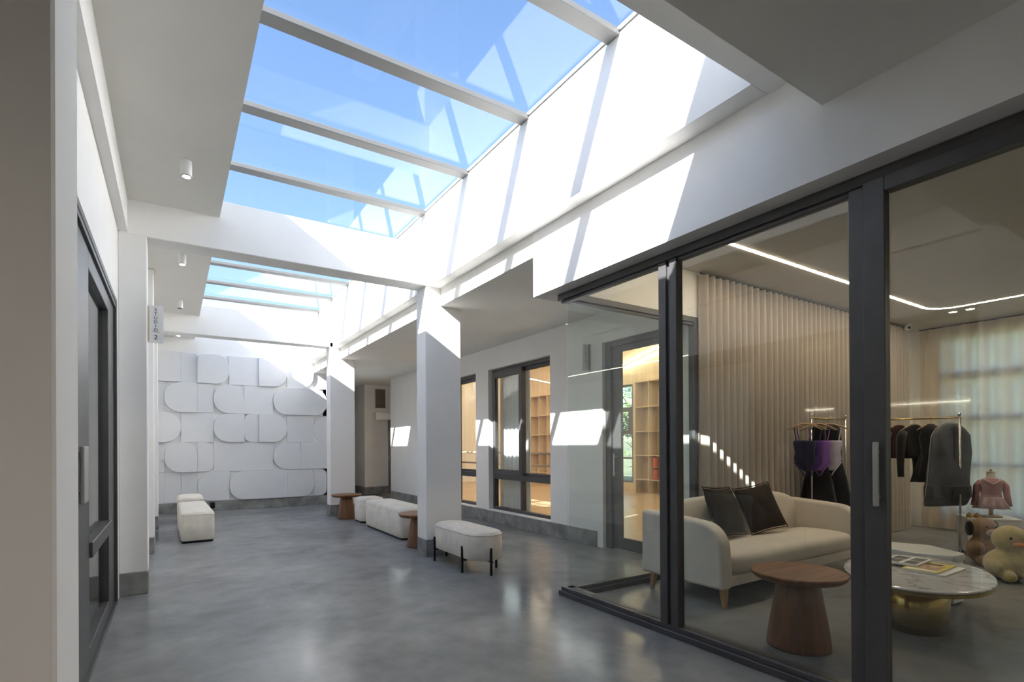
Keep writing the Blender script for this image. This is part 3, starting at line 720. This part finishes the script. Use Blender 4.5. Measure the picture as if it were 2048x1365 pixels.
magazine((4.86, 1.80, .421), .05, .34, .24, .012, 'paper', 'white magazine with four grey pictures on the marble table', [(-.14, -.01, .01, .10, 'photo_grey'), (.01, .14, .01, .10, 'photo_grey'), (-.14, -.01, -.10, -.02, 'photo_grey'), (.01, .14, -.10, -.02, 'photo_grey')])
# ---- white low table behind it
wt = thing('display_bench', 'white angular low display table behind the marble table', 'table', (5.50, 1.67, 0), 0)
top = [(-.07, 0), (.13, -.01), (.34, .31), (.20, .66), (-.08, .66), (-.16, .26)]
obj('tabletop', prism(new_bm(), top, .36, .42, 'z'), 'white_lac', wt, bevel=.012, bseg=3)
obj('body', prism(new_bm(), [(x*.97+.003, y*.97+.01) for x, y in top], .012, .36, 'z'), 'white_lac', wt, bevel=.012, bseg=3)
obj('foot', prism(new_bm(), [(x*.93+.006, y*.93+.022) for x, y in top], 0, .012, 'z'), 'black', wt)

# ---- garments
def fabric(n, c, **k): return M_plain(n, c, .85, var=.18, nscale=9, bmp=.25, bscale=60, sheen=.2, spec=.1, **k)
MAT['purple'] = fabric('lilac_lycra', (.27, .12, .46)); MAT['deep_purple'] = fabric('deep_purple_lycra', (.085, .04, .22))
MAT['white_cloth'] = fabric('white_lycra', (.62, .58, .70)); MAT['black_cloth'] = fabric('black_cloth', (.010, .009, .011))
MAT['maroon'] = fabric('dark_maroon_knit', (.035, .010, .014)); MAT['mauve'] = fabric('mauve_knit', (.17, .09, .16))
MAT['navy'] = fabric('navy_lycra', (.018, .018, .05)); MAT['grey_bag'] = M_plain('grey_nylon', (.075, .08, .10), .5, var=.3, nscale=5, bmp=.4, bscale=14)
MAT['rose'] = fabric('rose_knit', (.40, .20, .21)); MAT['blush'] = fabric('blush_tulle', (.48, .33, .33))
MAT['brown_strap'] = fabric('tan_cloth', (.25, .13, .08)); MAT['linen'] = M_plain('mannequin_linen', (.55, .48, .37), .9, bmp=.3, bscale=200)
MAT['hanger'] = M_wood('hanger_wood', (.40, .26, .14), (.5, .34, .19), .4)

def garment_loft(rows):
    """rows: (z, halfwidth, halfdepth, xshift); cross-section hangs in the local x-z plane"""
    n = 20; rg = []
    for z, a, b_, sx in rows:
        rg.append([(sx + a*math.copysign(abs(math.cos(2*PI*i/n))**.8, math.cos(2*PI*i/n)), b_*math.sin(2*PI*i/n)*(1+.35*math.sin(3*2*PI*i/n+z*9)), z) for i in range(n)])
    return loft(new_bm(), rg)
def hanger(parent, wide=.19, mat='hanger'):
    pts = [(-wide, 0, -.145), (-wide*.6, 0, -.105), (-.03, 0, -.072), (0, 0, -.068), (.03, 0, -.072), (wide*.6, 0, -.105), (wide, 0, -.145)]
    h = obj('hanger', tube(new_bm(), pts, [.006, .008, .010, .010, .010, .008, .006], 8), mat, parent, smooth=True)
    hk = [(0, 0, -.07), (0, 0, -.03), (.012, 0, -.012), (.018, 0, .004), (.012, 0, .018), (0, 0, .022), (-.012, 0, .018)]
    obj('hook', tube(new_bm(), hk, .0025, 6), 'chrome', h, smooth=True)
def garment(kind, loc, rz, mat, label, s_=1.0):
    t = thing({'leotard': 'leotard', 'top': 'knit_top', 'dress': 'long_garment', 'bag': 'garment_bag', 'tulle': 'tulle_skirt'}[kind], label, 'garment', loc, rz, 'clothes on the showroom racks')
    hanger(t)
    z0 = -.13
    if kind == 'leotard':
        rows = [(z0-.14, .125, .03, 0), (z0-.17, .135, .035, 0), (z0-.28, .115, .035, 0), (z0-.36, .125, .035, 0), (z0-.42, .11, .032, 0), (z0-.47, .06, .028, 0), (z0-.50, .028, .02, 0)]
        obj('body', garment_loft([(z, a*s_, b_, x) for z, a, b_, x in rows]), mat, t, smooth=True)
        for q in (-1, 1):
            obj('strap', tube(new_bm(), [(q*.09*s_, -.02, z0-.16), (q*.11*s_, -.01, z0-.06), (q*.12*s_, 0, z0+.03), (q*.11*s_, .015, z0-.06), (q*.09*s_, .02, z0-.16)], .006, 6), mat, t)
            obj('leg_binding', tube(new_bm(), [(q*.12*s_, -.03, z0-.40), (q*.075*s_, -.035, z0-.46), (q*.03*s_, -.03, z0-.52), (q*.01*s_, -.02, z0-.56)], .007, 6), mat, t)
    elif kind == 'top':
        rows = [(z0+.055, .045, .035, 0), (z0+.03, .09, .04, 0), (z0-.02, .17, .045, 0), (z0-.10, .19, .05, 0), (z0-.22, .16, .05, 0), (z0-.34, .15, .055, 0), (z0-.37, .148, .05, 0)]
        obj('body', garment_loft(rows), mat, t, smooth=True)
        for q in (-1, 1):
            obj('sleeve', tube(new_bm(), [(q*.155, 0, z0-.03), (q*.20, -.01, z0-.12), (q*.22, -.02, z0-.3), (q*.225, -.025, z0-.48), (q*.22, -.025, z0-.60)], [.045, .052, .045, .036, .034], 10), mat, t, smooth=True)
    elif kind == 'dress':
        rows = [(z0+.05, .05, .035, 0), (z0, .15*s_, .04, 0), (z0-.15, .17*s_, .05, 0), (z0-.4, .17*s_, .05, 0), (z0-.62, .15, .06, 0), (z0-.9, .20, .08, 0), (z0-1.1, .23, .09, 0), (z0-1.15, .22, .07, 0)]
        obj('body', garment_loft(rows), mat, t, smooth=True)
        obj('neckband', tube(new_bm(), [(.055*math.cos(2*PI*k/16), .035*math.sin(2*PI*k/16), z0+.052) for k in range(16)], .006, 6, True), mat, t)
    elif kind == 'tulle':
        n = 48; rg = []
        for z, a in ((z0+.06, .05), (z0-.02, .12), (z0-.1, .15), (z0-.3, .12), (z0-.33, .14), (z0-.5, .2), (z0-.66, .24)):
            k = max(0, -(z-z0)-.3)*.5
            rg.append([(a*math.cos(2*PI*i/n)*(1+k*math.sin(9*2*PI*i/n)), a*.45*math.sin(2*PI*i/n)*(1+k*math.sin(9*2*PI*i/n)), z) for i in range(n)])
        obj('body', loft(new_bm(), rg), mat, t, smooth=True)
        obj('waistband', tube(new_bm(), [(.125*math.cos(2*PI*k/20), .057*math.sin(2*PI*k/20), z0-.31) for k in range(20)], .008, 6, True), mat, t)
    elif kind == 'bag':
        rows = [(z0+.075, .03, .03, 0), (z0+.055, .10, .055, 0), (z0, .20, .07, 0), (z0-.08, .26, .085, 0), (z0-.3, .285, .10, -.01), (z0-.6, .295, .11, -.03), (z0-.84, .30, .11, -.06), (z0-.93, .29, .09, -.09), (z0-.95, .28, .07, -.10)]
        obj('body', garment_loft(rows), mat, t, smooth=True)
        obj('zip', tube(new_bm(), [(-.02, -.045, z0+.05), (-.05, -.085, z0-.08), (-.06, -.10, z0-.3), (-.08, -.105, z0-.6), (-.10, -.10, z0-.9)], .005, 6), 'black_cloth', t)
        obj('edge_piping', tube(new_bm(), [(-.10, 0, z0+.055), (-.21, 0, z0-.0), (-.275, 0, z0-.1), (-.30, 0, z0-.3), (-.33, 0, z0-.6), (-.365, 0, z0-.84)], .006, 6), M_plain('bag_piping', (.35, .35, .36), .6), t)
        obj('base_panel', garment_loft([(z0-.70, .298, .112, -.045), (z0-.705, .305, .118, -.045), (z0-.84, .308, .117, -.06), (z0-.845, .302, .112, -.06)]), M_plain('bag_panel', (.055, .06, .07), .5), t)
    return t
# ---- racks
def rack(name, a, b_, z, label, posts=(1, 1)):
    a = Vector((*a, 0)); b_ = Vector((*b_, 0)); L_ = (b_-a).length; rz = math.atan2((b_-a).y, (b_-a).x)
    t = thing(name, label, 'clothes rack', tuple(a), rz)
    obj('rail', tube(new_bm(), [(-.02, 0, z), (L_+.02, 0, z)], .011, 10), 'brass', t, smooth=True)
    for on, x in zip(posts, (0, L_)):
        if on:
            p = obj('post', tube(new_bm(), [(x, 0, .0), (x, 0, z+.03)], .0125, 10), 'chrome', t, smooth=True)
            obj('finial', sphere(new_bm(), (x, 0, z+.04), .02, 12, 8), 'chrome', p, smooth=True)
            obj('foot', tube(new_bm(), [(x, -.15, .012), (x, .15, .012)], .012, 8), 'chrome', t, smooth=True)
    return t
RZ = 1.665
rack('clothes_rack', (6.50, 3.38), (7.24, 3.34), RZ, 'clothes rail with leotards behind the sofa arm')
rack('clothes_rack', (7.72, 3.36), (8.05, 2.42), RZ, 'clothes rack with dark knitwear and a grey garment bag')
garment('dress', (6.60, 3.36, RZ), R(-60), 'black_cloth', 'long black garment behind the lilac leotard', .55)
garment('dress', (6.95, 3.35, RZ), R(-60), 'black_cloth', 'long black garment behind the white leotard', .55)
garment('leotard', (6.34, 3.38, RZ), R(-60), 'navy', 'navy leotard at the left end of the rail', .9)
garment('leotard', (6.43, 3.37, RZ), R(-60), 'deep_purple', 'deep purple leotard just left of the lilac one', 1.1)
garment('leotard', (6.52, 3.30, RZ), R(-62), 'purple', 'lilac camisole leotard on the left rail', .92)
garment('leotard', (6.70, 3.26, RZ), R(-60), 'white_cloth', 'white camisole leotard next to the chrome post', .92)
rb = math.atan2(2.42-3.36, 8.05-7.72)
def on_rail(t): return (7.72 + (8.05-7.72)*t, 3.36 + (2.42-3.36)*t, RZ)
garment('top', on_rail(.24), R(-25), 'mauve', 'mauve knit top on the right rack beside the door frame')
garment('top', on_rail(.40), R(-25), 'maroon', 'dark maroon long-sleeved top on the right rack')
garment('top', on_rail(.56), R(-25), 'black_cloth', 'black knit top in the middle of the right rack')
garment('tulle', on_rail(.72), R(-25), 'black_cloth', 'black tulle dress next to the grey garment bag')
garment('bag', (8.08, 2.52, RZ), R(-24), 'grey_bag', 'grey garment bag at the near end of the right rack')

# ---- plinth, mannequin, shoes
pl = thing('display_plinth', 'white box plinth under the pink mannequin', 'plinth', (8.27, 2.246, 0), R(-58))
obj('box', B(-.19, .30, -.09, .30, .02, .43), 'white_lac', pl, bevel=.004, bseg=1)
obj('top_slab', B(-.20, .31, -.10, .31, .43, .45), 'white_lac', pl, bevel=.003, bseg=1)
obj('kick', B(-.17, .28, -.07, .28, 0, .02), 'black', pl)
mn = thing('mannequin', 'small linen bust in a pink wrap top on the plinth', 'mannequin', (8.36, 2.215, .45), R(-58))
obj('base', B(-.10, .10, -.05, .05, 0, .025), 'hanger', mn, bevel=.01, bseg=2)
obj('pole', lathe(new_bm(), [(.022, .02), (.02, .15)], n=16), 'hanger', mn, smooth=True)
obj('torso', lathe(new_bm(), [(.09, .15), (.095, .2), (.082, .28), (.092, .36), (.10, .42), (.085, .455), (.05, .475), (.042, .49), (.040, .55)], n=28, b=.68), 'linen', mn, smooth=True)
obj('neck_cap', lathe(new_bm(), [(.043, .55), (.043, .556)], n=24, b=.7), 'hanger', mn)
obj('knob', sphere(new_bm(), (0, 0, .575), .016, 12, 8), 'hanger', mn, smooth=True)
wr = thing('pink_wrap_top', 'pink wrap top with a tulle skirt worn by the mannequin', 'garment', (8.36, 2.215, .45), R(-58))
obj('bodice', lathe(new_bm(), [(.100, .25), (.096, .28), (.105, .36), (.115, .42), (.105, .45), (.075, .468), (.066, .472)], n=28, b=.70), 'rose', wr, smooth=True)
obj('neckline', tube(new_bm(), [(-.085, -.035, .465), (-.05, -.072, .44), (0, -.085, .405), (.05, -.072, .44), (.085, -.035, .465)], .010, 8), 'blush', wr, smooth=True)
for q in (-1, 1):
    obj('sleeve', tube(new_bm(), [(q*.095, 0, .435), (q*.135, -.005, .38), (q*.15, -.01, .25), (q*.162, -.01, .14)], [.034, .036, .032, .036], 12), 'rose', wr, smooth=True)
n = 60; rg = []
for z, a in ((.262, .10), (.23, .12), (.17, .145), (.11, .165)):
    k = (.262-z)*.9
    rg.append([(a*math.cos(2*PI*i/n)*(1+k*math.sin(10*2*PI*i/n)), a*.72*math.sin(2*PI*i/n)*(1+k*math.sin(10*2*PI*i/n)), z) for i in range(n)])
obj('skirt', loft(new_bm(), rg), 'blush', wr, smooth=True)
obj('waist_tie', lathe(new_bm(), [(.103, .25), (.106, .262), (.103, .275)], n=28, b=.72), 'rose', wr, smooth=True)
MAT['gold_shoe'] = M_plain('gold_leather', (.55, .33, .10), .35, .5, var=.2)
for i, dx in enumerate((-.155, -.085)):
    sh = thing('ballet_shoe', ('left', 'right')[i] + ' one of the pair of little gold ballet shoes on the plinth', 'shoe', (8.27, 2.246, .45), R(-58), 'gold ballet shoes')
    c = (dx, -.025)
    obj('sole', loft(new_bm(), [ellipse(c[0], c[1], 0, .028, .065, 20), ellipse(c[0], c[1], .008, .028, .065, 20)]), 'hanger', sh)
    obj('upper', loft(new_bm(), [ellipse(c[0], c[1], .008, .029, .066, 20), ellipse(c[0], c[1], .025, .030, .066, 20), ellipse(c[0], c[1]+.008, .036, .022, .052, 20), ellipse(c[0], c[1]+.01, .030, .018, .045, 20)], cap=False), 'gold_shoe', sh, smooth=True)
    obj('strap', tube(new_bm(), [(c[0]-.026, c[1]+.01, .03), (c[0], c[1]+.01, .055), (c[0]+.026, c[1]+.01, .03)], .005, 6), 'gold_shoe', sh)

# ---- plush toys
def plush_mat(n, c): return M_plain(n, c, .95, var=.15, nscale=14, bmp=.9, bscale=90, sheen=.5, spec=.05)
MAT['duck'] = plush_mat('yellow_plush', (.50, .42, .20)); MAT['bear'] = plush_mat('brown_plush', (.26, .16, .085))
MAT['pale_plush'] = plush_mat('pale_pink_plush', (.55, .40, .33)); MAT['ink_plush'] = plush_mat('black_plush', (.012, .011, .012))
MAT['orange'] = plush_mat('orange_felt', (.55, .20, .04))
def spheres(lst):
    bm = new_bm()
    for c, r_ in lst: sphere(bm, c, r_, 20, 14)
    return bm
du = thing('plush_duck', 'yellow plush duck sitting on the showroom floor', 'plush toy', (6.98, 1.72, 0), R(-50))
obj('body', spheres([((0, 0, .15), (.20, .18, .155)), ((0, .10, .13), (.14, .12, .12)), ((0, -.03, .40), (.145, .14, .135)), ((0, -.02, .27), (.10, .10, .10)), ((-.16, -.08, .14), (.06, .13, .07)), ((.16, -.08, .14), (.06, .13, .07)), ((-.09, -.18, .06), (.06, .10, .055)), ((.09, -.18, .06), (.06, .10, .055))]), 'duck', du, remesh=.014)
obj('beak', spheres([((0, -.185, .37), (.05, .055, .022))]), 'orange', du, smooth=True)
for q in (-1, 1): obj('eye', sphere(new_bm(), (q*.055, -.155, .425), .013, 10, 8), 'ink_plush', du, smooth=True)
be = thing('plush_bear', 'brown plush toy with black ears leaning by the rack post', 'plush toy', (7.62, 2.10, 0), R(-35))
obj('body', spheres([((0, 0, .16), (.15, .14, .16)), ((0, -.02, .40), (.13, .12, .125)), ((-.12, -.08, .2), (.05, .09, .06)), ((.12, -.08, .2), (.05, .09, .06)), ((-.09, -.15, .06), (.06, .10, .06)), ((.09, -.15, .06), (.06, .10, .06))]), 'bear', be, remesh=.014)
for q in (-1, 1): obj('ear', spheres([((q*.135, -.0, .40), (.035, .05, .085))]), 'ink_plush', be, smooth=True)
obj('muzzle', spheres([((0, -.125, .37), (.055, .035, .04))]), 'pale_plush', be, smooth=True)
for q in (-1, 1): obj('eye', sphere(new_bm(), (q*.05, -.125, .43), .011, 10, 8), 'ink_plush', be, smooth=True)
pa = thing('plush_dog', 'pale plush toy with a black ear at the right picture edge', 'plush toy', (8.05, 1.50, 0), R(-50))
obj('body', spheres([((0, 0, .2), (.17, .16, .2)), ((0, -.02, .46), (.14, .13, .125)), ((-.12, -.1, .2), (.05, .1, .06)), ((.12, -.1, .2), (.05, .1, .06))]), 'pale_plush', pa, remesh=.014)
for q in (-1, 1): obj('ear', spheres([((q*.12, .0, .53), (.05, .04, .055))]), 'ink_plush', pa, smooth=True)
obj('muzzle', spheres([((0, -.14, .43), (.05, .035, .035))]), 'pale_plush', pa, smooth=True)

# ================================================================== DANCE STUDIO CONTENT
def cubby(name, y0, y1, label):
    t = thing(name, label, 'shelving', (10.95, y0, .012))
    L_ = y1-y0; n = max(2, round(L_/.5)); st_ = L_/n
    obj('back_board', B(.31, .34, 0, L_, 0, 3.12), 'oak', t)
    for k in range(n+1): obj('upright', B(0, .31, k*st_-.012, k*st_+.012, 0, 3.12), 'oak', t)
    for z in (.38, 1.05, 1.72, 2.4, 3.11):
        for k in range(n): obj('shelf', B(.005, .31, k*st_+.012, (k+1)*st_-.012, z-.011, z+.011), 'oak', t)
    return t
cubby('cubby_shelf', 6.6, 10.56, 'tall oak cubby shelving right of the studio garden window')
cubby('cubby_shelf', 13.2, 17.2, 'tall oak cubby shelving seen through the right studio window')
br = thing('ballet_barre', 'double oak ballet barre inside the studio windows', 'barre', (5.22, 6.2, .012))
for z in (1.0, 1.21): obj('bar', tube(new_bm(), [(0, 0, z), (0, 6.0, z)], .02, 10), 'oak', br, smooth=True)
for y in (.1, 3.0, 5.9): obj('support', B(-.015, .015, y-.02, y+.02, 0, 1.24), 'frame', br)
MAT['mat_orange'] = M_plain('orange_foam', (.60, .14, .05), .8)
for i, (y, lb) in enumerate(((9.93, 'orange rolled mat in the cubby seen through the studio door'), (15.9, 'orange rolled mat in the cubby seen through the right window'))):
    t = thing('rolled_mat', lb, 'mat', (11.08, y, .012+.391))
    obj('roll', lathe(new_bm(), [(.075, 0), (.08, .01), (.08, .6), (.075, .61)], n=20), 'mat_orange', t, smooth=True)
    obj('strap', lathe(new_bm(), [(.082, .28), (.082, .32)], n=20), 'black_cloth', t)

# ================================================================== OUTSIDE TREES
MAT['bark'] = M_plain('bark', (.10, .075, .05), .9, var=.4, nscale=9)
def leaf_mat(n, c):
    m, nt, N, L, b = mat_new(n)
    f = noise(nt, coords(nt), 3.0, 3)
    L.new(ramp(nt, f, [(.3, tuple(x*.6 for x in c)), (.7, tuple(min(1, x*1.5) for x in c))]), b.inputs['Base Color'])
    b.inputs['Roughness'].default_value = .6
    return m
MAT['leaf_a'] = leaf_mat('leaf_green', (.12, .22, .045)); MAT['leaf_b'] = leaf_mat('leaf_light', (.20, .28, .06))
def tree(loc, h, rad, nl, mat, label, seed, low=.25):
    rnd = random.Random(seed); t = thing('garden_tree', label, 'tree', loc, group='garden trees outside the windows')
    br_ = new_bm(); tube(br_, [(0, 0, -.05), (.05, .03, h*.3), (.0, .08, h*.6), (.05, 0, h*.85)], [.13, .10, .06, .02], 8)
    cl = []
    for k in range(16):
        a = rnd.uniform(0, 2*PI); z = h*rnd.uniform(low, 1); rr = rad*rnd.uniform(.3, .85)*(1-.5*abs(z/h-.55))
        c = Vector((rr*math.cos(a), rr*math.sin(a), z)); cl.append((c, rad*rnd.uniform(.3, .5)))
        tube(br_, [(0, .05, max(.2, z*.75-.2)), tuple(c*.6 + Vector((0, 0, z*.3))), tuple(c)], [.04, .025, .01], 5)
    obj('trunk', br_, 'bark', t, smooth=True)
    bm = new_bm()
    for k in range(nl):
        c, r_ = cl[k % len(cl)]
        d_ = Vector((rnd.gauss(0, 1), rnd.gauss(0, 1), rnd.gauss(0, .8))).normalized()*r_*rnd.uniform(.35, 1)**.5
        p = c + d_; s_ = rnd.uniform(.05, .10)
        u = Vector((rnd.gauss(0, 1), rnd.gauss(0, 1), rnd.gauss(0, .6))).normalized(); v = u.orthogonal().normalized()*s_*.45
        u = u*s_
        bm.faces.new([bm.verts.new(q) for q in (p-u, p+v, p+u, p-v)])
    o = obj('foliage', bm, mat, t); o['kind'] = 'stuff'
    return t
tree((15.2, 14.2, -.2), 4.6, 1.9, 5200, 'leaf_b', 'sunny light green tree filling the studio garden window', 1, .15)
tree((18.5, 17.6, -.2), 6.5, 2.6, 4200, 'leaf_a', 'darker taller tree behind the light green one', 2)
tree((19.5, 13.6, -.2), 5.5, 2.3, 3600, 'leaf_b', 'farther light green tree right of the studio garden window', 3)
tree((17.0, 5.8, -.2), 5.0, 2.0, 3800, 'leaf_a', 'garden tree shading the sheer showroom curtain', 4)
tree((17.5, -2.2, -.2), 5.2, 2.1, 3800, 'leaf_b', 'garden tree outside the right end of the showroom', 5)
